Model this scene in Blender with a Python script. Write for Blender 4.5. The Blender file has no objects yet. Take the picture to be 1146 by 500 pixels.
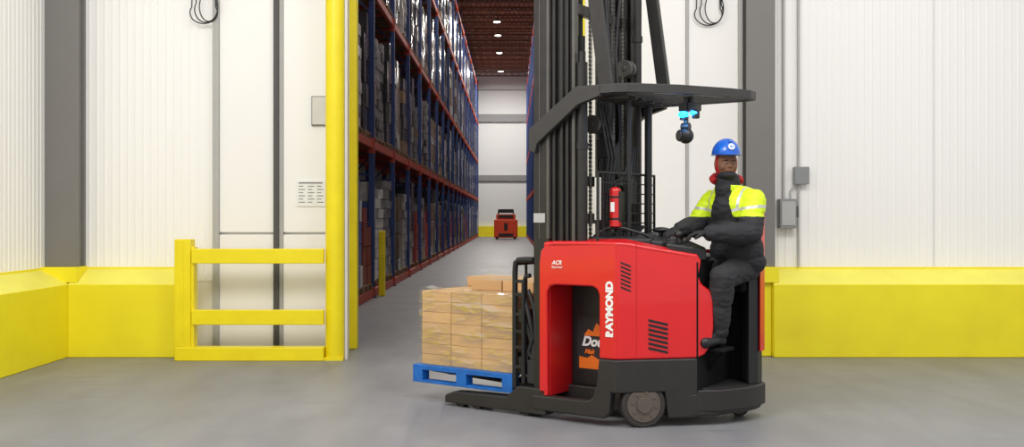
import bpy, math, random
from mathutils import Vector, Matrix, noise
random.seed(4)
S = bpy.context.scene
COL = S.collection

def srgb(r, g, b):
    def f(c):
        c /= 255.0
        return c / 12.92 if c <= 0.04045 else ((c + 0.055) / 1.055) ** 2.4
    return (f(r), f(g), f(b), 1.0)

# ---------------------------------------------------------------- materials
def mat(name, rgb, rough=0.5, metal=0.0, var=0.06, scale=6.0, bump=0.0, bscale=60.0, emit=None, estr=0.0, alpha=1.0, spec=0.5, coat=0.0, objrand=0.0, stretch=None):
    m = bpy.data.materials.new(name)
    m.use_nodes = True
    nt = m.node_tree
    b = nt.nodes["Principled BSDF"]
    tc = nt.nodes.new("ShaderNodeTexCoord")
    mp = nt.nodes.new("ShaderNodeMapping")
    if stretch: mp.inputs["Scale"].default_value = stretch
    nt.links.new(tc.outputs["Object"], mp.inputs["Vector"])
    nz = nt.nodes.new("ShaderNodeTexNoise")
    nz.inputs["Scale"].default_value = scale
    nz.inputs["Detail"].default_value = 5.0
    nt.links.new(mp.outputs["Vector"], nz.inputs["Vector"])
    mx = nt.nodes.new("ShaderNodeMix"); mx.data_type = 'RGBA'
    c = srgb(*rgb)
    mx.inputs[6].default_value = tuple(max(0, x * (1 - var * 1.6)) for x in c[:3]) + (1,)
    mx.inputs[7].default_value = tuple(min(1, x * (1 + var * 1.6)) for x in c[:3]) + (1,)
    nt.links.new(nz.outputs["Fac"], mx.inputs[0])
    out = mx.outputs[2]
    if objrand > 0:
        oi = nt.nodes.new("ShaderNodeObjectInfo")
        hs = nt.nodes.new("ShaderNodeHueSaturation")
        ma = nt.nodes.new("ShaderNodeMapRange")
        ma.inputs[3].default_value = 1 - objrand; ma.inputs[4].default_value = 1 + objrand
        nt.links.new(oi.outputs["Random"], ma.inputs[0])
        nt.links.new(ma.outputs[0], hs.inputs["Value"])
        nt.links.new(out, hs.inputs["Color"])
        out = hs.outputs["Color"]
    nt.links.new(out, b.inputs["Base Color"])
    b.inputs["Roughness"].default_value = rough
    b.inputs["Metallic"].default_value = metal
    b.inputs["Specular IOR Level"].default_value = spec
    b.inputs["Coat Weight"].default_value = coat
    if emit:
        b.inputs["Emission Color"].default_value = srgb(*emit)
        b.inputs["Emission Strength"].default_value = estr
    if bump > 0:
        n2 = nt.nodes.new("ShaderNodeTexNoise"); n2.inputs["Scale"].default_value = bscale
        nt.links.new(mp.outputs["Vector"], n2.inputs["Vector"])
        bp = nt.nodes.new("ShaderNodeBump"); bp.inputs["Strength"].default_value = bump
        bp.inputs["Distance"].default_value = 0.02
        nt.links.new(n2.outputs["Fac"], bp.inputs["Height"])
        nt.links.new(bp.outputs["Normal"], b.inputs["Normal"])
    return m

M_wall = mat("wall_white", (248, 246, 243), 0.5, var=0.015, scale=1.5, stretch=(1, 1, .3))
M_door = mat("door_white", (245, 243, 240), 0.45, var=0.015, scale=1.0)
M_yel = mat("yellow_paint", (250, 228, 30), 0.5, var=0.09, scale=2.2, bump=0.12, bscale=10)
M_yel2 = mat("yellow_steel", (248, 224, 18), 0.38, var=0.07, scale=5)
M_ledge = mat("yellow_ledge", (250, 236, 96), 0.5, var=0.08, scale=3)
M_grey = mat("grey_column", (122, 119, 116), 0.5, var=0.04, scale=2)
M_dgrey = mat("dark_seam", (78, 76, 75), 0.6)
M_lgrey = mat("light_grey", (176, 175, 172), 0.5)
M_box = mat("electric_grey", (140, 142, 142), 0.4, 0.2)
M_black = mat("black_paint", (27, 27, 29), 0.42, var=0.1, spec=0.5)
M_blackm = mat("black_matte", (17, 17, 18), 0.8, var=0.1, spec=0.2)
M_black2 = mat("black_plastic", (40, 40, 42), 0.5, var=0.15, scale=20)
M_mast = mat("mast_steel", (50, 48, 47), 0.36, 0.35, var=0.18, scale=9)
M_mast2 = mat("mast_steel_pale", (92, 89, 86), 0.4, 0.35, var=0.15, scale=9)
M_guard = mat("guard_steel", (60, 58, 57), 0.45, 0.2, var=0.12, scale=9)
M_base = mat("base_steel", (44, 41, 40), 0.5, 0.1, var=0.15, scale=9)
M_metal = mat("worn_metal", (116, 114, 110), 0.35, 0.8)
M_red = mat("truck_red", (216, 24, 30), 0.3, var=0.04, coat=0.4)
M_redd = mat("inner_red", (200, 22, 28), 0.4, var=0.04)
M_white = mat("white_decal", (240, 240, 238), 0.5, var=0.0)
M_blue = mat("pallet_blue", (22, 102, 186), 0.6, var=0.3, scale=9, bump=0.2, bscale=30)
M_card = mat("carton_kraft", (206, 166, 118), 0.7, var=0.06, scale=5, objrand=0.11, stretch=(1, 1, 6))
M_tape = mat("carton_tape", (182, 146, 102), 0.5)
M_orange = mat("rack_orange", (176, 64, 42), 0.5, var=0.08)
M_rblue = mat("rack_blue", (40, 62, 118), 0.5, var=0.08)
M_wood = mat("pallet_wood", (130, 106, 80), 0.8, var=0.15)
M_l1 = mat("goods_grey", (124, 122, 124), 0.24, var=0.45, scale=9, objrand=0.45, bump=.8, bscale=9)
M_l2 = mat("goods_brown", (128, 108, 86), 0.35, var=0.35, scale=9, objrand=0.45, bump=.5, bscale=9)
M_l3 = mat("goods_dark", (58, 58, 64), 0.2, var=0.5, scale=9, objrand=0.5, bump=.8, bscale=9)
M_l4 = mat("goods_blue", (58, 88, 150), 0.35, var=0.35, scale=9, objrand=0.4, bump=.5, bscale=9)
M_l5 = mat("goods_pale", (190, 188, 184), 0.3, var=0.3, scale=9, objrand=0.3, bump=.5, bscale=9)
M_l6 = mat("goods_red", (158, 54, 44), 0.4, var=0.3, scale=9, objrand=0.4)
M_rubber = mat("rubber", (50, 46, 44), 0.7, var=0.1)
M_hub = mat("wheel_hub", (104, 94, 86), 0.5, 0.4, var=.2)
M_skin = mat("skin", (132, 94, 72), 0.6, var=0.04, scale=8, spec=.3)
M_fab = mat("black_fabric", (34, 35, 39), 0.8, var=0.25, scale=14, bump=0.4, bscale=24)
M_fab2 = mat("trouser_fabric", (44, 43, 46), 0.85, var=0.2, scale=14, bump=0.4, bscale=20)
M_glove = mat("glove_black", (24, 24, 26), 0.7, bump=0.1)
M_hiv = mat("hi_vis", (206, 232, 20), 0.6, var=0.08, bump=0.2, bscale=25)
M_refl = mat("reflective_tape", (190, 193, 188), 0.3, 0.2)
M_hat = mat("hat_blue", (18, 92, 190), 0.25, coat=0.4, var=0.02)
M_hood = mat("red_fabric", (170, 22, 30), 0.8)
M_eye = mat("eye_white", (190, 182, 172), 0.3, var=0)
M_iris = mat("iris_dark", (25, 16, 12), 0.2, var=0)
M_lip = mat("lip", (124, 76, 64), 0.5)
M_bluelight = mat("blue_lens", (60, 170, 255), 0.3, emit=(20, 130, 255), estr=9.0)
M_lamp = mat("lamp_glow", (255, 250, 240), 0.3, emit=(255, 244, 225), estr=14.0)
M_ceil = mat("deck_ceiling", (150, 96, 74), 0.8, var=0.15)
M_joist = mat("joist_steel", (120, 84, 70), 0.6)
M_far = mat("far_wall", (225, 228, 230), 0.6, var=0.02)
M_farb = mat("far_band", (140, 142, 144), 0.6)
M_orm = mat("machine_orange", (212, 66, 30), 0.4)
M_stick = mat("sticker_orange", (236, 116, 30), 0.5)
M_extred = mat("extinguisher_red", (196, 18, 22), 0.25, coat=0.5, var=0.02)
M_screen = mat("label_grey", (120, 120, 120), 0.6)
M_plate = mat("cover_plate", (214, 212, 206), 0.5)

def floormat():
    m = bpy.data.materials.new("floor_concrete"); m.use_nodes = True
    nt = m.node_tree; b = nt.nodes["Principled BSDF"]
    tc = nt.nodes.new("ShaderNodeTexCoord")
    def nz(scale, st=(1, 1, 1), det=6, rot=0):
        mp = nt.nodes.new("ShaderNodeMapping"); mp.inputs["Scale"].default_value = st; mp.inputs["Rotation"].default_value = (0, 0, rot)
        nt.links.new(tc.outputs["Object"], mp.inputs[0])
        n = nt.nodes.new("ShaderNodeTexNoise"); n.inputs["Scale"].default_value = scale; n.inputs["Detail"].default_value = det
        nt.links.new(mp.outputs[0], n.inputs["Vector"]); return n
    a = nz(.7); c = nz(3.0, (1, .35, 1), 8, .25); d = nz(40)
    e = nz(5.0, (.25, 1.4, 1), 8, -.1)
    def mixc(fac, A, B, lo=0.35, hi=0.65):
        r = nt.nodes.new("ShaderNodeMapRange"); r.inputs[1].default_value = lo; r.inputs[2].default_value = hi
        nt.links.new(fac, r.inputs[0])
        x = nt.nodes.new("ShaderNodeMix"); x.data_type = 'RGBA'; nt.links.new(r.outputs[0], x.inputs[0])
        for k, v in ((6, A), (7, B)):
            if isinstance(v, tuple): x.inputs[k].default_value = v
            else: nt.links.new(v, x.inputs[k])
        return x.outputs[2]
    c1 = mixc(a.outputs["Fac"], srgb(124, 124, 128), srgb(135, 135, 138))
    c2 = mixc(c.outputs["Fac"], srgb(118, 118, 122), srgb(138, 138, 141))
    x = nt.nodes.new("ShaderNodeMix"); x.data_type = 'RGBA'; x.inputs[0].default_value = .5
    nt.links.new(c1, x.inputs[6]); nt.links.new(c2, x.inputs[7])
    c3 = mixc(d.outputs["Fac"], x.outputs[2], srgb(116, 116, 119), .6, .8)
    c4 = mixc(e.outputs["Fac"], c3, srgb(110, 110, 113), .60, .85)
    nt.links.new(c4, b.inputs["Base Color"])
    r = nt.nodes.new("ShaderNodeMapRange"); r.inputs[3].default_value = .36; r.inputs[4].default_value = .52
    nt.links.new(a.outputs["Fac"], r.inputs[0]); nt.links.new(r.outputs[0], b.inputs["Roughness"])
    b.inputs["Specular IOR Level"].default_value = .38
    return m
M_floor = floormat()

def wrapmat():
    m = bpy.data.materials.new("stretch_film"); m.use_nodes = True
    nt = m.node_tree; nt.nodes.clear()
    o = nt.nodes.new("ShaderNodeOutputMaterial")
    t = nt.nodes.new("ShaderNodeBsdfTransparent"); g = nt.nodes.new("ShaderNodeBsdfGlossy")
    g.inputs["Roughness"].default_value = 0.18
    tc = nt.nodes.new("ShaderNodeTexCoord"); nz = nt.nodes.new("ShaderNodeTexNoise"); nz.inputs["Scale"].default_value = 4
    mp = nt.nodes.new("ShaderNodeMapping"); mp.inputs["Scale"].default_value = (1, 1, 2.5); mp.inputs["Rotation"].default_value = (0.3, 0.6, 0)
    nt.links.new(tc.outputs["Object"], mp.inputs[0]); nt.links.new(mp.outputs[0], nz.inputs["Vector"])
    bp = nt.nodes.new("ShaderNodeBump"); bp.inputs["Strength"].default_value = 0.8; bp.inputs["Distance"].default_value = 0.04
    nt.links.new(nz.outputs["Fac"], bp.inputs["Height"]); nt.links.new(bp.outputs[0], g.inputs["Normal"])
    mr = nt.nodes.new("ShaderNodeMapRange"); mr.inputs[1].default_value = 0.42; mr.inputs[2].default_value = 0.72
    mr.inputs[3].default_value = 0.06; mr.inputs[4].default_value = 0.40
    nt.links.new(nz.outputs["Fac"], mr.inputs[0])
    mx = nt.nodes.new("ShaderNodeMixShader")
    nt.links.new(mr.outputs[0], mx.inputs[0]); nt.links.new(t.outputs[0], mx.inputs[1]); nt.links.new(g.outputs[0], mx.inputs[2])
    nt.links.new(mx.outputs[0], o.inputs[0])
    return m
M_wrap = wrapmat()

# ---------------------------------------------------------------- mesh builder
class MB:
    def __init__(s): s.v = []; s.f = []; s.m = []
    def add(s, vs, fs, mi=0, M=None):
        o = len(s.v)
        for p in vs:
            p = Vector(p)
            s.v.append(M @ p if M else p)
        for f in fs:
            s.f.append([o + i for i in f]); s.m.append(mi)
    def box(s, x0, x1, y0, y1, z0, z1, mi=0, M=None):
        vs = [(x, y, z) for z in (z0, z1) for x, y in ((x0, y0), (x1, y0), (x1, y1), (x0, y1))]
        s.add(vs, [(0, 3, 2, 1), (4, 5, 6, 7), (0, 1, 5, 4), (1, 2, 6, 5), (2, 3, 7, 6), (3, 0, 4, 7)], mi, M)
        return s
    def prism(s, poly, z0, z1, mi=0, M=None):
        n = len(poly)
        a = z0 if isinstance(z0, (list, tuple)) else [z0] * n
        b = z1 if isinstance(z1, (list, tuple)) else [z1] * n
        vs = [(p[0], p[1], a[i]) for i, p in enumerate(poly)] + [(p[0], p[1], b[i]) for i, p in enumerate(poly)]
        fs = [tuple(reversed(range(n))), tuple(range(n, 2 * n))]
        fs += [(i, (i + 1) % n, n + (i + 1) % n, n + i) for i in range(n)]
        s.add(vs, fs, mi, M)
        return s
    def plate(s, poly, o, ax, ay, nrm, th, mi=0):
        o, ax, ay, nrm = map(Vector, (o, ax, ay, nrm))
        n = len(poly)
        v0 = [o + ax * a + ay * b for a, b in poly]
        vs = v0 + [p + nrm * th for p in v0]
        fs = [tuple(reversed(range(n))), tuple(range(n, 2 * n))]
        fs += [(i, (i + 1) % n, n + (i + 1) % n, n + i) for i in range(n)]
        s.add(vs, fs, mi)
        return s
    def cyl(s, p0, p1, r0, r1=None, seg=16, mi=0, caps=True):
        p0 = Vector(p0); p1 = Vector(p1); r1 = r0 if r1 is None else r1
        d = (p1 - p0).normalized()
        a = d.orthogonal().normalized(); b = d.cross(a)
        vs = []
        for p, r in ((p0, r0), (p1, r1)):
            for i in range(seg):
                t = 2 * math.pi * i / seg
                vs.append(p + (a * math.cos(t) + b * math.sin(t)) * r)
        fs = [(i, (i + 1) % seg, seg + (i + 1) % seg, seg + i) for i in range(seg)]
        if caps: fs += [tuple(reversed(range(seg))), tuple(range(seg, 2 * seg))]
        s.add(vs, fs, mi)
        return s
    def sph(s, c, r, mi=0, M=None, seg=18, rings=12, fn=None):
        c = Vector(c)
        if not hasattr(r, '__len__'): r = (r, r, r)
        vs = [(0, 0, 1)]
        for j in range(1, rings):
            ph = math.pi * j / rings
            for i in range(seg):
                t = 2 * math.pi * i / seg
                vs.append((math.sin(ph) * math.cos(t), math.sin(ph) * math.sin(t), math.cos(ph)))
        vs.append((0, 0, -1))
        out = []
        for p in vs:
            q = Vector((p[0] * r[0], p[1] * r[1], p[2] * r[2]))
            if fn: q = fn(q)
            if M: q = M @ q
            out.append(q + c)
        fs = [(0, 1 + i, 1 + (i + 1) % seg) for i in range(seg)]
        for j in range(rings - 2):
            for i in range(seg):
                a = 1 + j * seg + i; b = 1 + j * seg + (i + 1) % seg
                fs.append((a, a + seg, b + seg, b))
        L = len(vs) - 1; k = 1 + (rings - 2) * seg
        fs += [(L, k + (i + 1) % seg, k + i) for i in range(seg)]
        s.add(out, fs, mi)
        return s
    def cap(s, p0, r0, p1, r1, mi=0, seg=14):
        s.cyl(p0, p1, r0, r1, seg, mi); s.sph(p0, r0 * 1.0, mi, seg=seg, rings=8); s.sph(p1, r1 * 1.0, mi, seg=seg, rings=8)
        return s
    def tube(s, path, r, mi=0, seg=8):
        path = [Vector(p) for p in path]
        n = len(path); vs = []
        a = None
        for i, p in enumerate(path):
            d = (path[min(i + 1, n - 1)] - path[max(i - 1, 0)]).normalized()
            if a is None: a = d.orthogonal().normalized()
            a = (a - d * a.dot(d)).normalized()
            b = d.cross(a)
            for k in range(seg):
                t = 2 * math.pi * k / seg
                vs.append(p + (a * math.cos(t) + b * math.sin(t)) * r)
        fs = []
        for i in range(n - 1):
            for k in range(seg):
                fs.append((i * seg + k, i * seg + (k + 1) % seg, (i + 1) * seg + (k + 1) % seg, (i + 1) * seg + k))
        fs += [tuple(reversed(range(seg))), tuple(range((n - 1) * seg, n * seg))]
        s.add(vs, fs, mi)
        return s
    def beam(s, p0, p1, w, h, mi=0, up=(0, 0, 1)):
        p0 = Vector(p0); p1 = Vector(p1); d = (p1 - p0).normalized(); up = Vector(up)
        sd = d.cross(up).normalized(); u = sd.cross(d).normalized()
        vs = []
        for p in (p0, p1):
            for a, b in ((-1, -1), (1, -1), (1, 1), (-1, 1)):
                vs.append(p + sd * a * w / 2 + u * b * h / 2)
        s.add(vs, [(0, 1, 2, 3), (7, 6, 5, 4), (0, 4, 5, 1), (1, 5, 6, 2), (2, 6, 7, 3), (3, 7, 4, 0)], mi)
        return s
    def mesh(s, name):
        import bmesh
        me = bpy.data.meshes.new(name)
        me.from_pydata([tuple(v) for v in s.v], [], s.f)
        me.polygons.foreach_set("material_index", s.m)
        bm = bmesh.new(); bm.from_mesh(me)
        bmesh.ops.recalc_face_normals(bm, faces=bm.faces)
        bm.to_mesh(me); bm.free()
        me.update()
        return me
    def obj(s, name, mats, parent=None, bevel=0.0, smooth=True, **kw):
        me = s.mesh(name)
        return mkobj(name, me, mats, parent, bevel, smooth, **kw)

def mkobj(name, me, mats, parent=None, bevel=0.0, smooth=True, **kw):
    if not isinstance(mats, (list, tuple)): mats = [mats]
    if len(me.materials) == 0:
        for m in mats: me.materials.append(m)
    if smooth:
        me.polygons.foreach_set("use_smooth", [True] * len(me.polygons))
        me.set_sharp_from_angle(angle=math.radians(38))
    ob = bpy.data.objects.new(name, me)
    COL.objects.link(ob)
    if parent: ob.parent = parent
    if bevel > 0:
        b = ob.modifiers.new("Bevel", 'BEVEL'); b.width = bevel; b.segments = 2; b.limit_method = 'ANGLE'; b.angle_limit = math.radians(35)
        b.harden_normals = True
    for k, v in kw.items(): ob[k] = v
    return ob

def empty(name, loc=(0, 0, 0), rz=0.0, parent=None, **kw):
    e = bpy.data.objects.new(name, None); e.empty_display_size = 0.2
    e.location = loc; e.rotation_euler = (0, 0, rz)
    COL.objects.link(e)
    if parent: e.parent = parent
    for k, v in kw.items(): e[k] = v
    return e

def remesh(mb, vox, smooth=4, disp=0.0):
    me = mb.mesh("tmp"); o = bpy.data.objects.new("tmp", me); COL.objects.link(o)
    r = o.modifiers.new("r", 'REMESH'); r.mode = 'VOXEL'; r.voxel_size = vox
    s = o.modifiers.new("s", 'SMOOTH'); s.factor = .5; s.iterations = smooth
    dg = bpy.context.evaluated_depsgraph_get()
    res = bpy.data.meshes.new_from_object(o.evaluated_get(dg)); bpy.data.objects.remove(o)
    if disp:
        for v in res.vertices:
            n = noise.noise(v.co * 9) * .6 + (1 - abs(noise.noise(Vector((v.co.x * 11, v.co.y * 11, v.co.z * 24)))) * 2) * .5
            v.co += v.normal * disp * n
    return res

def text(name, body, size, o, ax, ay, m, parent=None, shear=0.0, bold=0.0, align='CENTER', sx=1.0, **kw):
    cu = bpy.data.curves.new(name, 'FONT'); cu.body = body; cu.size = size
    cu.extrude = 0.001; cu.offset = bold; cu.shear = shear; cu.align_x = align; cu.align_y = 'CENTER'
    t = bpy.data.objects.new("tmp", cu); COL.objects.link(t)
    dg = bpy.context.evaluated_depsgraph_get()
    me = bpy.data.meshes.new_from_object(t.evaluated_get(dg))
    bpy.data.objects.remove(t)
    ax = Vector(ax).normalized(); ay = Vector(ay).normalized(); n = ax.cross(ay)
    M = Matrix((ax * sx, ay, n)).transposed().to_4x4(); M.translation = Vector(o)
    me.transform(M)
    me.materials.clear()
    return mkobj(name, me, m, parent, 0, False, **kw)

# ================================================================= PERSON
V = Vector
SA = V((.65, -.76, 0)).normalized(); FW = V((-.76, -.65, 0)).normalized()
pel = V((1.70, 7.47, 1.13)); ches = V((1.645, 7.42, 1.560)); neck = V((1.605, 7.395, 1.745)); head = V((1.585, 7.370, 1.898))
Ls = ches + SA * .182 + V((0, 0, .07)); Rs = ches - SA * .182 + V((0, 0, .07))
Le = V((1.71, 7.15, 1.385)); Lw = V((1.41, 7.185, 1.385)); Re = V((1.40, 7.58, 1.43)); Rw = V((1.25, 7.43, 1.41))
Lh = pel + V((.03, -.07, 0)); Rh = pel + V((-.09, .08, 0))
Lk = V((1.52, 7.19, 1.07)); La = V((1.505, 7.27, .66)); Rk = V((1.36, 7.38, 1.08)); Ra = V((1.40, 7.48, .66))
BR = Matrix((SA, -FW, V((0, 0, 1)))).transposed()
HF = V((.12, -1, 0)).normalized(); HX = V((1, .12, 0)).normalized()
HR = Matrix((HX, -HF, V((0, 0, 1)))).transposed()

def headfn(q):
    x, y, z = q
    if z < 0:
        t = -z / .12
        x *= 1 - .34 * t * t; y *= 1 - .15 * t * t
        y -= .012 * t
    if y < -.04:
        y = -.04 + (y + .04) * .86
        for sx in (-1, 1):
            d2 = ((x - sx * .031) ** 2 + (z + .0) ** 2) / (.018 ** 2)
            y += .011 * math.exp(-d2)
    return V((x, y, z))
def hand(mb, W, d, n, s, curl=.55):
    d = d.normalized(); n = (n - d * n.dot(d)).normalized(); s = d.cross(n) * (1 if s > 0 else -1)
    P = W + d * .05
    Mx = Matrix((d, s, n)).transposed()
    mb.sph(P, (.056, .047, .024), 0, Mx, 14, 10)
    mb.cap(W - d * .03, .034, W + d * .01, .030)
    for i, (ln, off) in enumerate(((.074, .035), (.084, .012), (.078, -.012), (.062, -.034))):
        a = W + d * (.088 - .006 * abs(i - 1)) + s * off
        dd = d.copy(); r = .0120
        for k in range(3):
            ang = curl * (1 if k else .6)
            dd = (dd * math.cos(ang) - n * math.sin(ang)).normalized() if k == 0 else (dd * math.cos(ang) + (dd.cross(s) * (-1 if dd.cross(s).dot(n) > 0 else 1)).normalized() * math.sin(ang)).normalized()
            b = a + dd * ln * (.45, .32, .25)[k]
            mb.cap(a, r, b, r * .92, seg=10); a = b; r *= .92
    a = W + d * .03 + s * .038; b = a + (d * .6 + s * .65 - n * .3).normalized() * .040; c = b + (d * .9 + s * .05 - n * .5).normalized() * .034
    mb.cap(W + d * .015 + s * .02, .018, a, .017, seg=10); mb.cap(a, .016, b, .014, seg=10); mb.cap(b, .014, c, .012, seg=10)

bd = MB()
bd.sph(head, (.076, .096, .118), 0, HR, 30, 22, headfn)
def HP(x, y, z): return head + HR @ V((x, y, z))
bd.sph(HP(0, -.092, -.026), (.016, .018, .012), 0, HR, 12, 8)
bd.cap(HP(0, -.084, .006), .008, HP(0, -.096, -.022), .0115, seg=10)
bd.cap(HP(-.05, -.070, .022), .010, HP(.05, -.070, .022), .010, seg=10)
bd.sph(HP(0, -.082, -.056), (.026, .012, .010), 0, HR, 12, 8)
for sx in (-1, 1):
    bd.sph(HP(sx * .044, -.060, -.030), (.022, .020, .022), 0, HR, 12, 8)
    bd.sph(HP(sx * .030, -.068, .001), (.016, .014, .013), 0, HR, 12, 8)
    bd.sph(HP(sx * .078, .008, -.005), (.010, .022, .032), 0, HR, 12, 8)
bd.cap(neck - V((0, 0, .06)), .06, head - V((0, 0, .07)), .052)
bd.sph(ches, (.155, .095, .15), 0, BR); bd.sph(ches.lerp(pel, .5), (.135, .10, .18), 0, BR); bd.sph(pel, (.155, .11, .11), 0, BR)
for a, b, r0, r1 in ((Ls, Le, .050, .042), (Le, Lw, .042, .030), (Rs, Re, .050, .042), (Re, Rw, .042, .030), (Lh, Lk, .075, .056), (Lk, La, .054, .040), (Rh, Rk, .075, .056), (Rk, Ra, .054, .040)):
    bd.cap(a, r0, b, r1)
bd.cap(ches + V((0, 0, .1)), .06, Ls, .045); bd.cap(ches + V((0, 0, .1)), .06, Rs, .045)
for a in (La, Ra): bd.cap(a, .04, a + FW * .14 - V((0, 0, .06)), .03)
hand(bd, Lw + V((-.005, 0, 0)), V((-.95, .10, -.06)), V((0, 0, 1)), -1, .5)
hand(bd, Rw, V((-.72, -.65, -.08)), V((0, 0, 1)), 1, .5)
bme = remesh(bd, .0058, 3)
for mm in (M_skin, M_glove): bme.materials.append(mm)
for pl in bme.polygons: pl.material_index = 0 if pl.center.z > 1.72 else 1
person = mkobj("person", bme, [M_skin], label="seated operator in blue hard hat, black and yellow winter jacket", category="person")
for pl in person.data.polygons: pl.use_smooth = True
for sx in (-1, 1):
    m = MB(); m.sph(HP(sx * .030, -.0765, -.001), (.010, .0085, .0048), 0, HR, 14, 10); m.sph(HP(sx * .030 + .001, -.0835, -.001), (.0046, .0025, .0046), 1, HR, 10, 8)
    m.obj("eye", [M_eye, M_iris], person)
    m = MB(); m.cap(HP(sx * .016, -.083, .018), .0035, HP(sx * .046, -.076, .019), .0025); m.obj("eyebrow", M_iris, person)
m = MB(); m.sph(HP(0, -.090, -.053), (.021, .006, .004), 0, HR, 12, 8); m.sph(HP(0, -.089, -.061), (.018, .007, .005), 0, HR, 12, 8); m.obj("lips", M_lip, person)

j = MB()
j.sph(ches + V((0, 0, -.0)), (.215, .155, .180), 0, BR, 24, 16)
j.sph(ches.lerp(pel, .35), (.208, .172, .20), 0, BR, 24, 16)
j.sph(ches.lerp(pel, .7), (.208, .178, .17), 0, BR, 24, 16)
j.sph(pel + V((0, 0, .04)), (.208, .178, .13), 0, BR, 24, 16)
j.cap(ches + V((0, 0, .10)), .088, Ls - V((0, 0, .01)), .084); j.cap(ches + V((0, 0, .10)), .088, Rs - V((0, 0, .01)), .084)
for a, b, r0, r1 in ((Ls, Le, .091, .084), (Rs, Re, .088, .080)): j.cap(a - V((0, 0, .01)), r0, b, r1)
for a, b in ((Le, Lw), (Re, Rw)): j.cap(a, .084, a.lerp(b, .5), .074); j.cap(a.lerp(b, .5), .074, a.lerp(b, .93), .054)
j.cap(neck - V((0, 0, .04)), .100, neck + V((0, 0, .02)), .088)
jme = remesh(j, .0078, 3, .013)
for mm in (M_fab, M_hiv, M_refl): jme.materials.append(mm)
for pl in jme.polygons:
    c = pl.center; rel = c - ches; sx = rel.dot(SA); fr = rel.dot(FW)
    k = 0
    if c.z > 1.505 and c.z < 1.735: k = 1
    if abs(sx) < .066 + .28 * max(0, 1.64 - c.z) and fr > 0: k = 0
    if k == 1 and abs((c.z - 1.565) - .15 * (abs(sx) - .2)) < .010: k = 2
    if k == 1 and abs(abs(sx) - .135) < .009 and fr > 0 and c.z > 1.565: k = 2
    pl.material_index = k
mkobj("jacket", jme, [M_fab], person, label="bulky black winter jacket with hi-vis yellow shoulders, silver tape")
for b, a in ((Lw, Le), (Rw, Re)):
    d_ = (b - a).normalized()
    mkobj("cuff", remesh(MB().cap(b - d_ * .035, .051, b - d_ * .008, .047), .007, 2), M_fab, person)
j = MB()
j.sph(pel + V((0, 0, -.02)), (.170, .135, .105), 0, BR, 20, 12)
for a, b, c in ((Lh, Lk, La), (Rh, Rk, Ra)):
    j.cap(a, .104, b, .090); j.cap(b, .088, c + V((0, 0, .02)), .076)
mkobj("trousers", remesh(j, .009, 2, .015), M_fab2, person, label="dark creased insulated work trousers")
for a in (La, Ra):
    j = MB(); j.cap(a + V((0, 0, .03)), .058, a - V((0, 0, .03)), .054); j.cap(a - V((0, 0, .05)), .046, a + FW * .15 - V((0, 0, .065)), .042)
    j.cap(a - V((0, 0, .06)) - FW * .03, .045, a - V((0, 0, .06)), .045)
    mkobj("boot", remesh(j, .009, 2), M_black, person, label="black work boot")
j = MB(); j.cap(neck + V((0, 0, -.02)), .080, neck + V((0, 0, .045)), .070); j.sph(HP(0, -.012, -.088), (.069, .090, .038), 0, HR, 16, 10)
mkobj("neck_gaiter", remesh(j, .007, 4), M_fab, person, label="black neck gaiter covering chin")
j = MB()
pts = [neck + HR @ V((.104 * math.cos(t), .035 + .078 * math.sin(t), .035 + .035 * math.sin(t))) for t in [math.radians(-22 + i * 22.4) for i in range(11)]]
j.tube(pts, .027, seg=12); mkobj("hood", remesh(j, .008, 3, .008), M_hood, person, label="red fleece hood bunched at collar")
j = MB()
def linerfn(q):
    if q.y < -.03: q.y = -.03
    return q
j.sph(HP(0, .004, -.004), (.083, .104, .112), 0, HR, 28, 20, linerfn)
j.obj("head_liner", M_hood, person, label="red head liner under hard hat")
def hatfn(q):
    if q.z < 0: q.z *= .12
    return q
j = MB()
hc = HP(0, .002, .066)
j.sph(hc, (.104, .128, .120), 0, HR, 36, 20, hatfn)
j.sph(hc + V((0, 0, -.004)), (.114, .140, .010), 0, HR, 36, 8)
j.sph(hc + HR @ V((0, -.11, -.008)), (.078, .062, .009), 0, HR, 24, 8)
j.cap(hc + HR @ V((0, -.09, .088)), .014, hc + HR @ V((0, .10, .088)), .014)
hat = j.obj("hard_hat", M_hat, person, label="glossy blue hard hat with round white emblem")
bc = hc + HR @ V((0, -.120, .050)); bn = (HR @ V((0, -.93, .38))).normalized()
MB().cyl(bc, bc + bn * .004, .024, seg=24).obj("emblem", M_white, hat)
MB().cyl(bc + bn * .003, bc + bn * .006, .014, seg=20).obj("emblem_ring", M_hat, hat)

ST = dict(kind="structure")
# ================================================================= SETTING
f = MB(); f.box(-9, 13, -2, 78, -0.1, 0)
f.obj("floor", M_floor, label="smooth grey concrete warehouse floor", **ST)

def corr_x(mb, x0, x1, y, z0, z1, mi=0, per=0.085, dep=0.0055):
    prof = []; x = x0
    while x < x1:
        for dx, dy in ((0, 0), (per * .62, 0), (per * .72, -dep), (per * .9, -dep)):
            if x + dx <= x1: prof.append((x + dx, y + dy))
        x += per
    prof.append((x1, y))
    n = len(prof)
    vs = [(a, b, z0) for a, b in prof] + [(a, b, z1) for a, b in prof]
    mb.add(vs, [(i, i + 1, n + i + 1, n + i) for i in range(n - 1)], mi)

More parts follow.
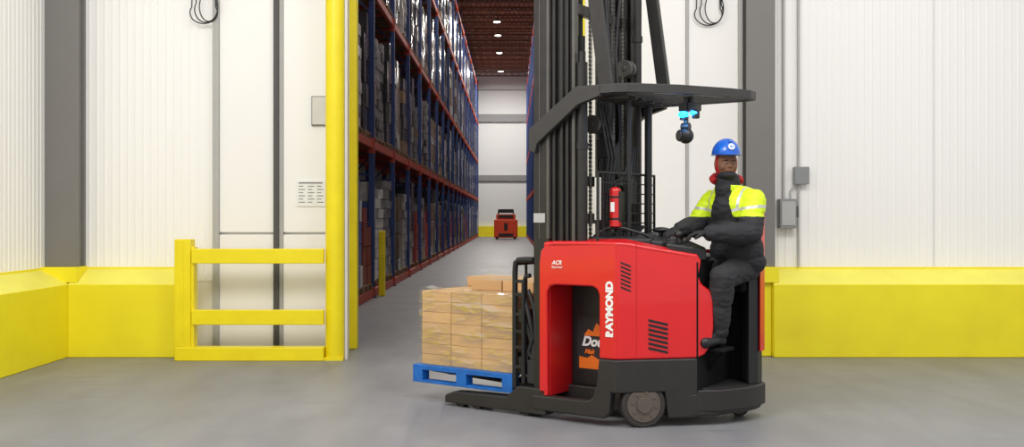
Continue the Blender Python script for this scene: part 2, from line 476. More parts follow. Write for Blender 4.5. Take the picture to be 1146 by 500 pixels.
w = MB()
w.box(-5.3, -1.93, 10.95, 11.3, 0, 13)
w.box(0.80, 9, 10.95, 11.3, 0, 13)
w.box(-1.93, 0.80, 10.95, 11.3, 4.7, 13)
corr_x(w, -5.05, -3.27, 10.94, 0.8, 6)
corr_x(w, 2.86, 4.62, 10.94, 0.8, 6)
corr_x(w, 4.645, 9, 10.94, 0.8, 6)
wb = w.obj("wall_back", M_wall, smooth=False, label="white ribbed insulated panel wall with wide doorway", **ST)
w = MB(); w.box(-5.3, -5.06, 1, 11.3, 0, 6)
prof = MB(); corr_x(prof, 1, 10.95, 0, 0.8, 6)
w.add([(-5.05 - v.y, v.x, v.z) for v in prof.v], prof.f)
w.obj("wall_left", M_wall, smooth=False, label="white ribbed insulated side wall", **ST)

d = MB()
d.box(-3.27, -3.20, 10.86, 10.95, 0.0, 6, 1)
d.box(-3.20, -2.60, 10.89, 10.95, 1.335, 6); d.box(-3.20, -2.60, 10.885, 10.95, 0.02, 1.31)
d.box(-2.60, -2.545, 10.84, 10.95, 0.0, 6, 2); d.box(-2.545, -2.50, 10.87, 10.95, 0, 6, 1)
d.box(-2.50, -1.93, 10.89, 10.95, 1.335, 6); d.box(-2.50, -1.93, 10.885, 10.95, 0.02, 1.31)
d.obj("door_1", [M_door, M_lgrey, M_dgrey], bevel=0.006, label="white smooth insulated sliding door leaf with dark vertical track", **ST)
d = MB()
d.box(0.80, 1.9, 10.89, 10.95, 0.02, 6); d.box(1.93, 2.52, 10.89, 10.95, 0.02, 6); d.box(1.90, 1.93, 10.87, 10.95, 0, 6, 1)
d.box(2.47, 2.52, 10.86, 10.95, 0, 6, 1)
d.obj("door_2", [M_door, M_lgrey], bevel=0.006, label="white smooth insulated sliding door leaf", **ST)

def curb_x(name, x0, x1):
    m = MB()
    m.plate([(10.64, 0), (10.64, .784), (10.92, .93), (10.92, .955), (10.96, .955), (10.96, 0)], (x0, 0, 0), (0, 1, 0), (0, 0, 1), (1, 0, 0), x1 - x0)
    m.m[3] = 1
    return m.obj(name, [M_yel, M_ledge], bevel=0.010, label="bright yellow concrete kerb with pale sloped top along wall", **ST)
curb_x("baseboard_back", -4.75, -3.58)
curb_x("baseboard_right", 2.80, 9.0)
m = MB()
m.box(2.62, 2.80, 10.72, 10.95, 0, 0.93)
m.obj("trim_1", M_yel, bevel=0.015, label="yellow kerb end block at column foot", **ST)
m = MB()
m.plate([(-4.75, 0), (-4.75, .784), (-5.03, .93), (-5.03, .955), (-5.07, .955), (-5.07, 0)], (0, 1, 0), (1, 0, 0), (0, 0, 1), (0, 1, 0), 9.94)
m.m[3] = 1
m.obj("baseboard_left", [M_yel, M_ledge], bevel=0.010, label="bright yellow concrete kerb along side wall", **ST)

def column(x0, x1, y0, z0, lab):
    m = MB()
    m.box(x0, x1, y0, y0 + .03, z0, 6); m.box(x0 + .03, x1 - .03, y0 + .03, 10.94, z0, 6)
    m.box(x0, x1, 10.9, 10.94, z0, 6)
    ob = m.obj("steel_column", M_grey, bevel=0.005, label=lab, category="column")
    k = MB(); k.prism([(x0 - .01, 10.66), (x1 + .02, 10.66), (x1 + .02, 10.93), (x0 - .01, 10.93)], [.80, .80, z0 - .02, z0 - .02], z0)
    k.obj("base_plate", M_yel, ob, bevel=0.004)
column(-5.045, -4.68, 10.74, .965, "grey painted steel column on yellow kerb in corner")
column(2.53, 2.84, 10.74, .965, "grey painted steel column beside sliding door")

MB().box(-4.3, 3.2, 11.3, 77.2, 12.9, 13.1).obj("ceiling", M_ceil, smooth=False, label="dark steel deck ceiling", **ST)
c = MB()
c.box(-4, 3, -.06, .06, 12.25, 12.32); c.box(-4, 3, -.06, .06, 12.80, 12.9)
for k in range(14):
    x = -4 + k * .5
    c.beam((x, 0, 12.3), (x + .25, 0, 12.82), .04, .04, 0, up=(0, 1, 0))
    c.beam((x + .25, 0, 12.82), (x + .5, 0, 12.3), .04, .04, 0, up=(0, 1, 0))
JM = c.mesh("roof_joist"); JM.materials.append(M_joist)
for i in range(33):
    o = bpy.data.objects.new("roof_joist", JM); COL.objects.link(o); o.location = (0, 12 + 2 * i, 0)
    o["label"] = "red-brown open web steel roof joist under deck"; o["category"] = "roof joist"; o["group"] = "joists under the deck ceiling"
c = MB(); c.box(-4.4, -4.2, 11.3, 77.2, 0, 13); c.obj("wall_aisle_left", M_far, label="pale cold store wall behind pallet racks", **ST)
c = MB(); c.box(3.1, 3.3, 11.3, 77.2, 0, 13); c.obj("wall_aisle_right", M_far, label="pale cold store wall behind pallet racks", **ST)
c = MB()
c.box(-4.3, 3.2, 77, 77.2, 0, 13, 0)
c.box(-4.2, 3.1, 76.8, 77, 8.85, 9.45, 1); c.box(-4.2, 3.1, 76.85, 77, 4.3, 4.75, 1)
c.box(-4.2, 3.1, 76.9, 77, 11.3, 11.36, 1)
c.box(-4.2, 3.1, 76.7, 77, 0, 0.8, 2)
c.obj("wall_far", [M_far, M_farb, M_yel], label="pale grey end wall with bands and yellow kerb", **ST)

# ------------------------------------------------------------ yellow guard gate & posts
g = empty("guard_gate", (-2.6, 10.45, 0), label="bright yellow steel barrier with two rails", category="safety barrier")
def gp(name, a, bev=.008):
    m = MB(); m.box(a[0] + 2.6, a[1] + 2.6, a[2] - 10.45, a[3] - 10.45, a[4], a[5]); return m.obj(name, M_yel2, g, bevel=bev)
gp("post", (-3.53, -3.36, 10.40, 10.56, 0, 1.27))
gp("post_flange", (-3.36, -3.33, 10.42, 10.54, .14, 1.19), .004)
gp("rail", (-3.35, -1.97, 10.40, 10.48, 1.015, 1.17))
gp("rail", (-3.35, -1.97, 10.40, 10.48, .375, .53))
gp("base_rail", (-3.52, -1.97, 10.385, 10.55, 0, .14))
m = MB(); m.box(-.925, -.83, -.055, -.05, .15, 1.26); m.obj("post_face", M_yel2, g, bevel=.002)
b1 = MB().cyl((-1.868, 10.51, 0), (-1.868, 10.51, 5.6), .099, seg=40).obj("door_post", M_yel2, label="tall round bright yellow steel door post beside barrier", category="post")
MB().box(-1.97, -1.77, 10.41, 10.61, 0, .03).obj("foot_plate", M_yel2, b1)
MB().box(-1.765, -1.735, 10.50, 10.60, 0, 5.6).obj("edge_strip", M_plate, b1)
MB().box(-1.90, -1.765, 11.32, 11.44, 0, 5.6).obj("door_post", M_yel2, bevel=.012, label="slim yellow steel post on inner side of doorway", category="post")
MB().box(.68, .765, 10.42, 10.62, 0, 5.6).obj("door_post", M_yel2, bevel=.012, label="slim bright yellow steel door post behind the mast", category="post")
MB().box(-2.54, -2.42, 18.94, 19.06, 0, 1.24).obj("guard_post", M_yel2, bevel=.015, label="short yellow bollard protecting the pallet rack", category="bollard")

m = MB(); m.box(-2.36, -2.04, 10.875, 10.887, 1.62, 1.90, 0)
for r in range(6):
    for k in range(3):
        m.box(-2.33 + k * .1, -2.33 + k * .1 + .07 * (1 - .3 * ((r + k) % 2)), 10.872, 10.875, 1.66 + r * .035, 1.668 + r * .035, 1)
m.box(-2.33, -2.07, 10.872, 10.875, 1.868, 1.882, 1)
m.obj("notice_sign", [M_white, M_screen], label="white instruction notice with fine grey print on door", category="sign")
m = MB(); m.box(-2.19, -1.985, 10.86, 10.888, 2.5, 2.82, 1); m.box(-2.18, -1.995, 10.852, 10.862, 2.51, 2.81, 0)
m.obj("wall_plate", [M_plate, M_screen], bevel=.003, label="blank white cover plate fixed on door", category="plate")
def loop(x, z):
    m = MB()
    for k in range(3):
        pts = []
        for i in range(25):
            t = math.radians(-120 + i * 10)
            pts.append((x + .03 * k + math.sin(t) * (.15 - k * .025), 10.85 - k * .012, z + .03 * k - math.cos(t) * (.12 + .02 * k)))
        pts = [(pts[0][0] + .04, 10.86, pts[0][2] + 1.2)] + pts + [(pts[-1][0] - .04, 10.86, pts[-1][2] + 1.2)]
        m.tube(pts, .0065)
    m.obj("hanging_cable", M_black, label="looped thin black cable hanging on white wall", category="cable")
loop(-3.36, 3.73); loop(2.14, 3.71)

m = empty("switch_box", (3.02, 10.93, 1.5), label="grey electrical isolator box with conduits on ribbed wall", category="electrical box")
def sp(name, a, mt, bev=.006):
    k = MB(); k.box(a[0] - 3.02, a[1] - 3.02, a[2] - 10.93, a[3] - 10.93, a[4] - 1.5, a[5] - 1.5); return k.obj(name, mt, m, bevel=bev)
sp("enclosure", (2.91, 3.09, 10.80, 10.93, 1.38, 1.70), M_box)
sp("cover", (2.925, 3.075, 10.79, 10.80, 1.41, 1.67), M_lgrey)
sp("switch_lever", (3.09, 3.11, 10.80, 10.84, 1.50, 1.62), M_dgrey)
sp("upper_box", (3.08, 3.24, 10.84, 10.93, 1.86, 2.05), M_box)
for a, bz0, bz1 in ((3.135, 2.05, 6), (3.135, .96, 1.86), (2.97, 1.70, 6)):
    k = MB(); k.cyl((a - 3.02, -.03, bz0 - 1.5), (a - 3.02, -.03, bz1 - 1.5), .014, seg=10); k.obj("conduit", M_lgrey, m)
k = MB(); k.tube([(.02, -.07, .2), (.02, -.05, .28), (.06, -.04, .33), (.10, -.04, .4)], .012); k.obj("conduit", M_lgrey, m)

# ------------------------------------------------------------ racks
LEV = [.15, 2.93, 5.8, 8.7, 11.5]
BAY = 3.2; NB = 20; Y0 = 12.2
def frame_mesh():
    m = MB()
    for x in (0, 1.0):
        m.box(x - .05, x + .05, -.045, .045, 0, 12.0)
        m.box(x - .08, x + .08, -.08, .08, 0, .02)
    z = .3; k = 0
    while z < 11.6:
        m.beam((0, 0, z), (1.0, 0, z), .03, .04, 0)
        m.beam((0 if k % 2 else 1.0, 0, z), (1.0 if k % 2 else 0, 0, z + 1.0), .03, .03, 0, up=(0, 1, 0))
        z += 1.0; k += 1
    return m.mesh("upright_frame")
def beam_mesh():
    m = MB()
    for x in (0, 1.0):
        m.box(x - .035, x + .035, .05, BAY - .05, -.14, 0)
        m.box(x - .055, x + .055, .045, .06, -.24, .05); m.box(x - .055, x + .055, BAY - .06, BAY - .045, -.24, .05)
    for y in (.8, 1.6, 2.4): m.box(.03, .97, y, y + .05, -.06, -.02)
    return m.mesh("beam")
FM = frame_mesh(); BM = beam_mesh()
for me, mm in ((FM, M_rblue), (BM, M_orange)): me.materials.append(mm)
def rack(xfront, sgn, lab):
    e = empty("pallet_rack", (xfront, Y0, 0), label=lab, category="pallet rack")
    e.scale = (sgn, 1, 1)
    for i in range(NB + 1):
        o = bpy.data.objects.new("upright_frame", FM); COL.objects.link(o); o.parent = e; o.location = (0, i * BAY, 0)
    for i in range(NB):
        for z in LEV:
            o = bpy.data.objects.new("beam", BM); COL.objects.link(o); o.parent = e; o.location = (0, i * BAY, z)
    return e
rack(-2.62, -1, "long blue steel pallet rack with orange-red beams, filled with goods")
rack(1.15, 1, "long blue steel pallet rack with orange-red beams across the aisle")

def goods(kind, h, mats):
    m = MB()
    m.box(-.5, .5, -.47, .47, .1, .13, 0)
    for y in (-.4, 0, .4): m.box(-.5, .5, y - .05, y + .05, 0.0, .1, 0)
    rows = int(h / (.20, .28, .38)[kind]); rh = h / rows
    nx = (3, 3, 2)[kind]; ny = (3, 2, 3)[kind]
    for r in range(rows):
        for i in range(nx):
            for j in range(ny):
                if r == rows - 1 and random.random() < .35: continue
                jit = random.uniform(-.015, .015)
                x0 = -.48 + i * .96 / nx; y0 = -.46 + j * .92 / ny
                m.box(x0 + .006 + jit, x0 + .96 / nx - .006 + jit, y0 + .008 + jit, y0 + .92 / ny - .008 + jit, .13 + r * rh, .13 + (r + 1) * rh - .012, 1 + (random.random() < .25))
    me = m.mesh("palletized_goods")
    for x in mats: me.materials.append(x)
    return me
GM = [goods(0, 2.0, (M_wood, M_l1, M_l3)), goods(1, 1.7, (M_wood, M_l2, M_l1)), goods(2, 2.15, (M_wood, M_l3, M_l1)), goods(0, 1.5, (M_wood, M_l1, M_l2)),
      goods(1, 2.1, (M_wood, M_l3, M_l2)), goods(2, 1.9, (M_wood, M_l4, M_l5)), goods(0, 1.8, (M_wood, M_l5, M_l1)), goods(1, 1.4, (M_wood, M_l6, M_l2)), goods(2, 2.0, (M_wood, M_l2, M_l5))]
GL = ["tall grey shrink-wrapped carton stack on wooden pallet in rack", "brown carton stack on wooden pallet in rack", "tall dark wrapped carton stack on wooden pallet in rack", "low grey carton stack on wooden pallet in rack", "dark mixed carton stack on wooden pallet in rack",
      "blue wrapped carton stack on wooden pallet in rack", "pale wrapped carton stack on wooden pallet in rack", "low dark red carton stack on wooden pallet in rack", "tall brown carton stack on wooden pallet in rack"]
def put(x, y, z, grp, li):
    k = random.choice((0, 1, 2, 4, 5, 5, 6, 6, 7, 7, 8)) if li == 0 else random.choice((0, 0, 1, 2, 2, 2, 3, 4, 4, 4, 6, 8))
    o = bpy.data.objects.new("palletized_goods", GM[k]); COL.objects.link(o)
    o.location = (x, y, z + .001); o.rotation_euler = (0, 0, random.uniform(-.03, .03))
    o["label"] = GL[k]; o["category"] = "pallet of goods"; o["group"] = grp
for li, z in enumerate(LEV[:4]):
    for i in range([0, 0, 2, 6][li], NB):
        for k in range(3):
            put(-3.12 + random.uniform(-.04, .04), Y0 + i * BAY + .56 + k * 1.04, z, "goods pallets stored in the long rack", li)
for li, z in enumerate(LEV[:3]):
    for i in range(7, NB):
        for k in range(2):
            put(1.65, Y0 + i * BAY + .7 + k * 1.5, z, "goods pallets stored in the opposite rack", li)

for y in (17, 25, 33, 41, 47, 53, 57, 63, 71):
    m = MB(); m.cyl((0, 0, 0), (0, 0, .12), .24, .15, 20, 0); m.cyl((0, 0, -.02), (0, 0, 0), .17, .17, 20, 1); m.cyl((0, 0, .12), (0, 0, 1.0), .012, .012, 8, 0)
    o = m.obj("high_bay_lamp", [M_dgrey, M_lamp], label="round glowing high bay lamp hung from deck ceiling", category="lamp", group="lamps along the aisle")
    o.location = (-.8, y, 11.9)
    L = bpy.data.lights.new("bay_light", 'AREA'); L.shape = 'DISK'; L.size = .6; L.energy = 230 if y < 50 else (330 if y < 65 else 900); L.color = (1, .95, .88)
    lo = bpy.data.objects.new("bay_light", L); lo.location = (-.8, y, 11.85); COL.objects.link(lo)

e = empty("lift_truck", (-.42, 68, 0), label="small orange-red lift truck parked at the aisle end", category="forklift")
MB().prism([(-.80, -.4), (.80, -.4), (.80, 1.2), (-.80, 1.2)], .10, 1.36).box(-.66, .66, -.3, .4, 1.36, 1.72).obj("body", M_orm, e, bevel=.08)
m = MB(); m.box(-.5, .5, -.42, -.38, .2, .4); m.box(-.12, .12, -.42, -.38, .6, 1.1); m.box(-.5, .5, -.34, -.28, 1.46, 1.66); m.obj("grille", M_black, e, bevel=.01)
m = MB()
for x in (-.55, .55):
    for y in (-.2, .9): m.beam((x, y, 1.2), (x * .9, y, 2.0), .09, .09, 0, up=(0, 1, 0))
m.box(-.52, .52, -.3, .95, 1.80, 2.05); m.obj("overhead_guard", M_black, e, bevel=.01)
for x in (-.68, .52):
    MB().cyl((x, -.2, .2), (x + .16, -.2, .2), .2, seg=20).obj("wheel", M_rubber, e)

# ================================================================= REACH TRUCK
TO = Vector((.74, 7.05, 0)); TH = math.radians(-35)
R3 = Matrix.Rotation(TH, 3, 'Z')
T = empty("reach_truck", TO, TH, label="red and black warehouse reach truck with tall black mast", category="forklift")
AX, AZ, AQ = (1, 0, 0), (0, 0, 1), (0, 1, 0)
m = MB()
ol = [(-.66, .17), (-.66, 1.16), (-.645, 1.25), (-.60, 1.30), (-.53, 1.325), (0, 1.325), (0, .487), (-.145, .487), (-.145, .94), (-.16, .98), (-.20, 1.0), (-.52, 1.0), (-.565, .985), (-.585, .95), (-.585, .17)]
m.plate(ol, (0, 0, 0), (1, 0, 0), (0, 0, 1), (0, 1, 0), .035)
dx = Vector((.7071, .7071, 0)); nn = Vector((-.7071, .7071, 0))
ol2 = [(-.0, .487), (-.0, 1.325), (.10, 1.318), (.52, 1.240), (.61, 1.222), (.635, 1.19), (.615, 1.08), (.635, 1.02), (.70, .975), (.725, .92), (.728, .70), (.71, .58), (.66, .51), (.60, .487)]
m.plate(ol2, (0, 0, 0), dx, (0, 0, 1), nn, .035)
m.prism([(-.62, .0), (0, .0), (.43, .43), (.37, .56), (-.02, .17), (-.62, .17)], [1.27, 1.29, 1.19, 1.19, 1.29, 1.27], [1.315, 1.325, 1.232, 1.232, 1.34, 1.335])
hood = m.obj("hood", M_red, T, bevel=.016, label="glossy red steel side and rear cowling")
m = MB()
m.box(-.66, -.583, .036, 1.06, .17, 1.0); m.box(-.60, -.10, .035, .30, 1.0, 1.06); m.box(-.145, -.11, .035, .36, .3, 1.0)
m.box(-.66, .40, 1.04, 1.08, .24, 1.25)
m.obj("battery_bay", M_redd, T, bevel=.004, label="red inner walls of the battery bay")
MB().box(-.58, -.13, .34, .98, .22, .98).obj("battery", M_black, T, bevel=.01, label="black traction battery block")
m = MB(); m.plate([(-.53, .34), (-.28, .34), (-.28, .74), (-.53, .74)], (0, .338, 0), AX, AZ, AQ, .003)
m.plate([(-.47, .60), (-.43, .65), (-.39, .63), (-.36, .70), (-.31, .67), (-.29, .60)], (0, .335, 0), AX, AZ, AQ, .003, 1)
m.plate([(-.51, .35), (-.29, .35), (-.285, .44), (-.34, .425), (-.40, .455), (-.44, .43), (-.51, .44)], (0, .335, 0), AX, AZ, AQ, .003, 1)
m.obj("battery_sticker", [M_black2, M_stick], T, smooth=False, label="black and orange battery sticker")
text("sticker_lettering", "Dou", .10, (-.485, .333, .555), AX, AZ, M_white, T, shear=.3, bold=.004, align='LEFT')
text("sticker_lettering", "Mak", .05, (-.46, .331, .48), AX, AZ, M_stick, T, shear=.3, bold=.002, align='LEFT')
text("brand_lettering", "RAYMOND", .076, (-.054, -.003, .845), (0, 0, 1), (-1, 0, 0), M_white, T, bold=.0045, sx=1.04, label="white vertical brand lettering")
text("model_lettering", "ACR", .042, (-.50, -.003, 1.165), AX, AZ, M_white, T, shear=.3, bold=.001)
text("model_lettering", "Raymond", .024, (-.50, -.003, 1.133), AX, AZ, M_white, T, shear=.3)
def louv(t0, z0, n, wd, dz, tilt, pitch):
    m = MB()
    for i in range(n):
        z = z0 + i * pitch
        m.plate([(t0, z), (t0 + wd, z - tilt), (t0 + wd, z - tilt + dz), (t0, z + dz)], Vector((0, 0, 0)) - nn * .004, dx, (0, 0, 1), nn, .008)
    return m.obj("louver_vent", M_black, T, bevel=.002, label="black slotted louver vent")
louv(.03, 1.0, 7, .075, .012, .03, .029)
louv(.235, .56, 7, .145, .018, .035, .033)
MB().plate([(.145, .50), (.149, .50), (.149, 1.31), (.145, 1.31)], -nn * .002, dx, (0, 0, 1), nn, .004).obj("panel_seam", M_redd, T, smooth=False)

m = MB()
m.plate([(-.72, .06), (-.10, .06), (-.06, .10), (-.045, .25), (.0, .27), (.0, .487), (-.145, .487), (-.165, .30), (-.20, .20), (-.24, .175), (-.72, .17)], (0, -.004, 0), (1, 0, 0), (0, 0, 1), (0, 1, 0), .08)
m.box(-.72, -.12, .3, 1.08, .06, .22)
m.prism([(-.145, -.004), (0.0, -.006), (.40, .392), (.40, 1.08), (-.145, 1.08)], .25, .487)
m.plate([(.385, .06), (.61, .06), (.61, .487), (.33, .487), (.33, .27), (.36, .25)], -nn * .004, dx, (0, 0, 1), nn, .1)
m.prism([(.30, .30), (.52, .50), (.65, .76), (.68, .9), (.675, 1.02), (.61, 1.09), (.1, 1.09), (.1, .6), (.30, .6)], .07, .23)
m.prism([(.42, .41), (.56, .52), (.68, .76), (.71, .90), (.705, 1.03), (.65, 1.10), (.60, 1.06), (.64, .92), (.48, .55)], .10, .26)
m.box(-.12, .12, .5, 1.08, .06, .27)
m.obj("chassis", M_base, T, bevel=.014, label="dark grey steel chassis skirt with wheel arch")
MB().prism([(.42, .50), (.50, .52), (.62, .78), (.63, .95), (.59, 1.04), (.42, 1.04)], .235, .262).obj("floor_mat", M_black2, T, bevel=.006)
m = MB(); m.box(.40, .43, .42, 1.06, .24, 1.18); m.box(.43, .575, .53, .74, .525, .55); m.box(.40, .60, 1.03, 1.06, .25, 1.18); m.beam((.43, .62, .38), (.55, .62, .53), .03, .03, up=(0, 1, 0)); m.obj("bulkhead", M_blackm, T, bevel=.006)
path = [(.64, .86), (.68, .93), (.68, 1.02), (.64, 1.09), (.55, 1.11), (.40, 1.11)]
tops = [1.30, 1.46, 1.53, 1.53, 1.50, 1.38]
for nm, off, z0, dz, mm in (("backrest_shell", 0, .26, 0, M_black), ("shell_trim", .02, .50, .012, M_red)):
    m = MB()
    inn = [(.605, .88), (.64, .945), (.64, 1.01), (.615, 1.05), (.54, 1.07), (.40, 1.07)]
    cc = Vector((.42, .9, 0))
    o2 = [Vector((a, b, 0)) + (Vector((a, b, 0)) - cc).normalized() * off for a, b in path]
    i2 = [Vector((a, b, 0)) + (Vector((a, b, 0)) - cc).normalized() * (.042 if off else 0) for a, b in inn]
    for k in range(1 if off else 0, len(path) - 1):
        poly = [o2[k], o2[k + 1], i2[k + 1], i2[k]]
        m.prism([(p.x, p.y) for p in poly], z0, [tops[k] + dz, tops[k + 1] + dz, tops[k + 1] + dz, tops[k] + dz])
    m.obj(nm, mm, T, bevel=.004, label="black curved backrest shell" if not off else "red curved outer shell panel")
m = MB(); m.box(.47, .62, .82, 1.04, .94, 1.03); m.box(.54, .60, .93, 1.0, .26, 1.0); m.box(.56, .64, .86, 1.04, 1.10, 1.44)
m.obj("seat", M_blackm, T, bevel=.03, label="black padded fold-down seat and back cushion")

m = MB()
m.prism([(-.62, .15), (-.02, .15), (.40, .53), (.40, 1.05), (-.62, 1.05)], 1.18, [1.30, 1.31, 1.21, 1.21, 1.28])
m.prism([(-.34, .17), (-.04, .19), (.10, .34), (.02, .60), (-.28, .55)], 1.28, [1.355, 1.345, 1.34, 1.37, 1.40])
m.prism([(.0, .3), (.16, .40), (.22, .62), (.10, .95), (-.12, .95), (-.08, .55)], 1.24, [1.34, 1.32, 1.34, 1.40, 1.40, 1.38])
cons = m.obj("console", M_black2, T, bevel=.018, label="black moulded control console")
for k in range(5): MB().cyl((-.26 + k * .05, .24 + k * .03, 1.35), (-.26 + k * .05, .24 + k * .03, 1.385), .017, seg=12).obj("control_button", M_black, cons, bevel=.003)
MB().plate([(0, 0), (.16, 0), (.16, .1), (0, .1)], (-.2, .44, 1.385), (1, 0, 0), (0, .8, .4), (0, 0, 1), .015).obj("display", M_black, cons, bevel=.003)
MB().prism([(.20, .36), (.40, .42), (.46, .52), (.30, .60), (.16, .50)], 1.18, [1.315, 1.29, 1.28, 1.33, 1.33]).obj("arm_pad", M_black, cons, bevel=.02)
MB().cyl((.28, .44, 1.31), (.27, .44, 1.36), .016).sph((.27, .44, 1.375), (.034, .034, .028)).obj("control_handle", M_black, cons)
MB().cyl((.06, .58, 1.35), (.06, .58, 1.39), .018).sph((.06, .58, 1.405), (.07, .07, .022)).obj("steering_knob", M_black, cons)
MB().tube([(-.3, .2, 1.36), (-.2, .22, 1.42), (-.08, .26, 1.42), (.02, .34, 1.38), (.08, .42, 1.34)], .010).obj("grab_bar", M_black, cons)

def wheel(name, c, ax, r, wdt, lab):
    ax = Vector(ax).normalized(); c = Vector(c)
    m = MB(); m.cyl(c - ax * wdt / 2, c + ax * wdt / 2, r, seg=40); ob = m.obj(name, M_rubber, T, bevel=.012, label=lab)
    m = MB(); m.cyl(c + ax * (wdt / 2 - .01), c + ax * (wdt / 2 + .006), r * .76, seg=32); m.cyl(c + ax * (wdt / 2), c + ax * (wdt / 2 + .02), r * .34, seg=24)
    a = ax.orthogonal().normalized(); b = ax.cross(a)
    for i in range(8):
        t = i * math.pi / 4; q = c + (a * math.cos(t) + b * math.sin(t)) * r * .55
        m.cyl(q + ax * (wdt / 2), q + ax * (wdt / 2 + .014), r * .065, seg=8)
    m.obj("hub", M_hub, ob, bevel=.003)
wheel("drive_wheel", (.105, .185, .162), (.707, -.707, 0), .162, .10, "dark rubber drive wheel with bolted hub")
MB().box(-.10, .30, .36, .5, .1, .27).obj("wheel_well", M_black, T)
wheel("caster_wheel", (.52, .96, .08), (.47, -.88, 0), .08, .06, "small rear caster wheel")
for q0 in (.0, .96):
    MB().plate([(-1.56, .025), (-.60, .025), (-.60, .22), (-.86, .22), (-.96, .13), (-1.48, .115), (-1.56, .085)], (0, q0, 0), (1, 0, 0), (0, 0, 1), (0, 1, 0), .13).obj("outrigger_leg", M_base, T, bevel=.01)
    for p in (-1.42, -1.26, -.80):
        MB().cyl((p, q0 + .02, .055), (p, q0 + .11, .055), .055, seg=24).obj("load_wheel", M_rubber, T)
for q0 in (.28, .70):
    MB().plate([(-1.93, .215), (-.92, .195), (-.92, .75), (-.88, .75), (-.88, .165), (-1.93, .205)], (0, q0, 0), (1, 0, 0), (0, 0, 1), (0, 1, 0), .10).obj("fork", M_black, T, bevel=.004)
MB().box(-.87, -.82, .04, 1.03, .70, .80).box(-.87, -.82, .04, 1.03, .36, .44).box(-.865, -.825, .3, .8, .4, .75).obj("carriage", M_black, T, bevel=.006)
m = MB()
for q0 in (.05, 1.0):
    m.tube([(-.91, q0, .20), (-.91, q0, 1.08), (-.905, q0, 1.14), (-.88, q0, 1.175), (-.80, q0, 1.18), (-.74, q0, 1.18)], .022)
    m.tube([(-.83, q0, .24), (-.83, q0, 1.0), (-.81, q0, 1.05), (-.77, q0, 1.06)], .018)
for q0 in (.2, .35, .5, .65, .82): m.cyl((-.91, q0, .45), (-.91, q0, 1.16), .012, seg=8)
m.cyl((-.91, .05, 1.15), (-.91, 1.0, 1.15), .02, seg=10); m.cyl((-.91, .05, .45), (-.91, 1.0, .45), .02, seg=10)
for z in (.35, .5, .62, .75, .9, 1.0): m.box(-.92, -.83, .035, .065, z, z + .025)
m.obj("load_backrest", M_black, T, label="black tubular load backrest frame")
for q0 in (.10, .92):
    m = MB()
    for z0, z1 in ((.3, .8), (.8, .3)):
        m.beam((-.87, q0, z0), (-.67, q0, z1), .03, .07, 0, up=(0, 1, 0))
    m.obj("reach_mechanism", M_black2, T, bevel=.004)
MB().tube([(-.84, .07, .9), (-.78, .05, .75), (-.75, .06, .6), (-.80, .07, .48), (-.72, .08, .36)], .016).obj("hydraulic_hose", M_black2, T)
MB().tube([(-.80, .07, .95), (-.73, .05, .8), (-.72, .06, .55), (-.70, .07, .36)], .014).obj("hydraulic_hose", M_black2, T)
MB().box(-.80, -.67, .05, .11, .24, .42).box(-.77, -.68, .06, .10, .42, .5).obj("valve_block", M_black2, T, bevel=.006)

# mast
mast = MB()
for q0, q1 in ((.045, .13), (.96, 1.05)):
    for (p0, p1, z0, z1, ww) in ((-.735, -.60, .2, 5.2, 0), (-.575, -.485, 1.1, 5.0, .010), (-.465, -.385, 1.25, 4.8, .018)):
        qa, qb = q0 + ww, q1 - ww
        th = .024
        if p0 < -.7 and q0 < .1:
            mast.box(p0, p1, qa, qb, z0, z1, 0)
            mast.box(p1 - .02, p1 + .004, qa - .004, qb, 1.34, z1, 1)  # pale strips, this and the next, put edge highlights into the rail colour
            mast.box(p0 + .05, p0 + .06, qa - .006, qa, 1.34, z1, 1)
            continue
        mast.box(p0, p0 + th, qa, qb, z0, z1, 0); mast.box(p1 - th, p1, qa, qb, z0, z1, 1 if p0 > -.5 else 0)
        qm = (qa + qb) / 2 + .012
        mast.box(p0 + th, p1 - th, qm - .012, qm + .012, z0, z1, 0)
mast = mast.obj("mast", [M_mast, M_mast2], T, bevel=.003, label="tall dark steel three-stage mast rails")
for z, p in ((1.75, -.68), (2.22, -.68), (3.05, -.53), (3.6, -.43), (1.45, -.53)):
    MB().box(p - .03, p + .03, .12, .97, z, z + .08).obj("crossmember", M_mast2, mast, bevel=.006)
for q in (.42, .79):
    MB().cyl((-.55, q, 1.2), (-.55, q, 2.9), .036, seg=16).cyl((-.55, q, 2.9), (-.55, q, 4.8), .020, seg=12).obj("lift_cylinder", M_black, mast)
MB().cyl((-.66, .55, .8), (-.66, .55, 2.4), .045, seg=16).obj("lift_cylinder", M_black, mast)
MB().cyl((-.345, .105, 1.3), (-.345, .105, 2.64), .040, seg=20).cyl((-.345, .105, 2.64), (-.345, .105, 2.72), .026, seg=16).cyl((-.345, .105, 2.0), (-.345, .105, 2.05), .046, seg=20).obj("lift_cylinder", M_mast, mast)
MB().cyl((-.325, .93, 1.3), (-.325, .93, 3.9), .034, seg=20).cyl((-.325, .93, 2.9), (-.325, .93, 2.95), .042, seg=20).obj("lift_cylinder", M_mast, mast)
MB().box(-.37, -.35, .95, 1.03, 1.3, 4.6).obj("inner_rail", M_mast2, mast, bevel=.003)
for q in (.345, .87, .50, .70):
    m = MB(); z = 1.3
    while z < 4.8:
        m.box(-.425, -.41, q - .015, q + .015, z, z + .024); m.box(-.42, -.415, q - .010, q + .010, z + .02, z + .034)
        z += .032
    m.obj("lift_chain", M_metal, mast, smooth=False)
for i, q in enumerate((.46, .56, .62, .76)):
    pts = [(-.40 + .015 * math.sin(k * 1.3 + i), q + .018 * math.sin(k * .9 + 2 * i), 1.3 + k * .25) for k in range(15)]
    MB().tube(pts, .011, seg=6).obj("hydraulic_hose", M_black2, mast)
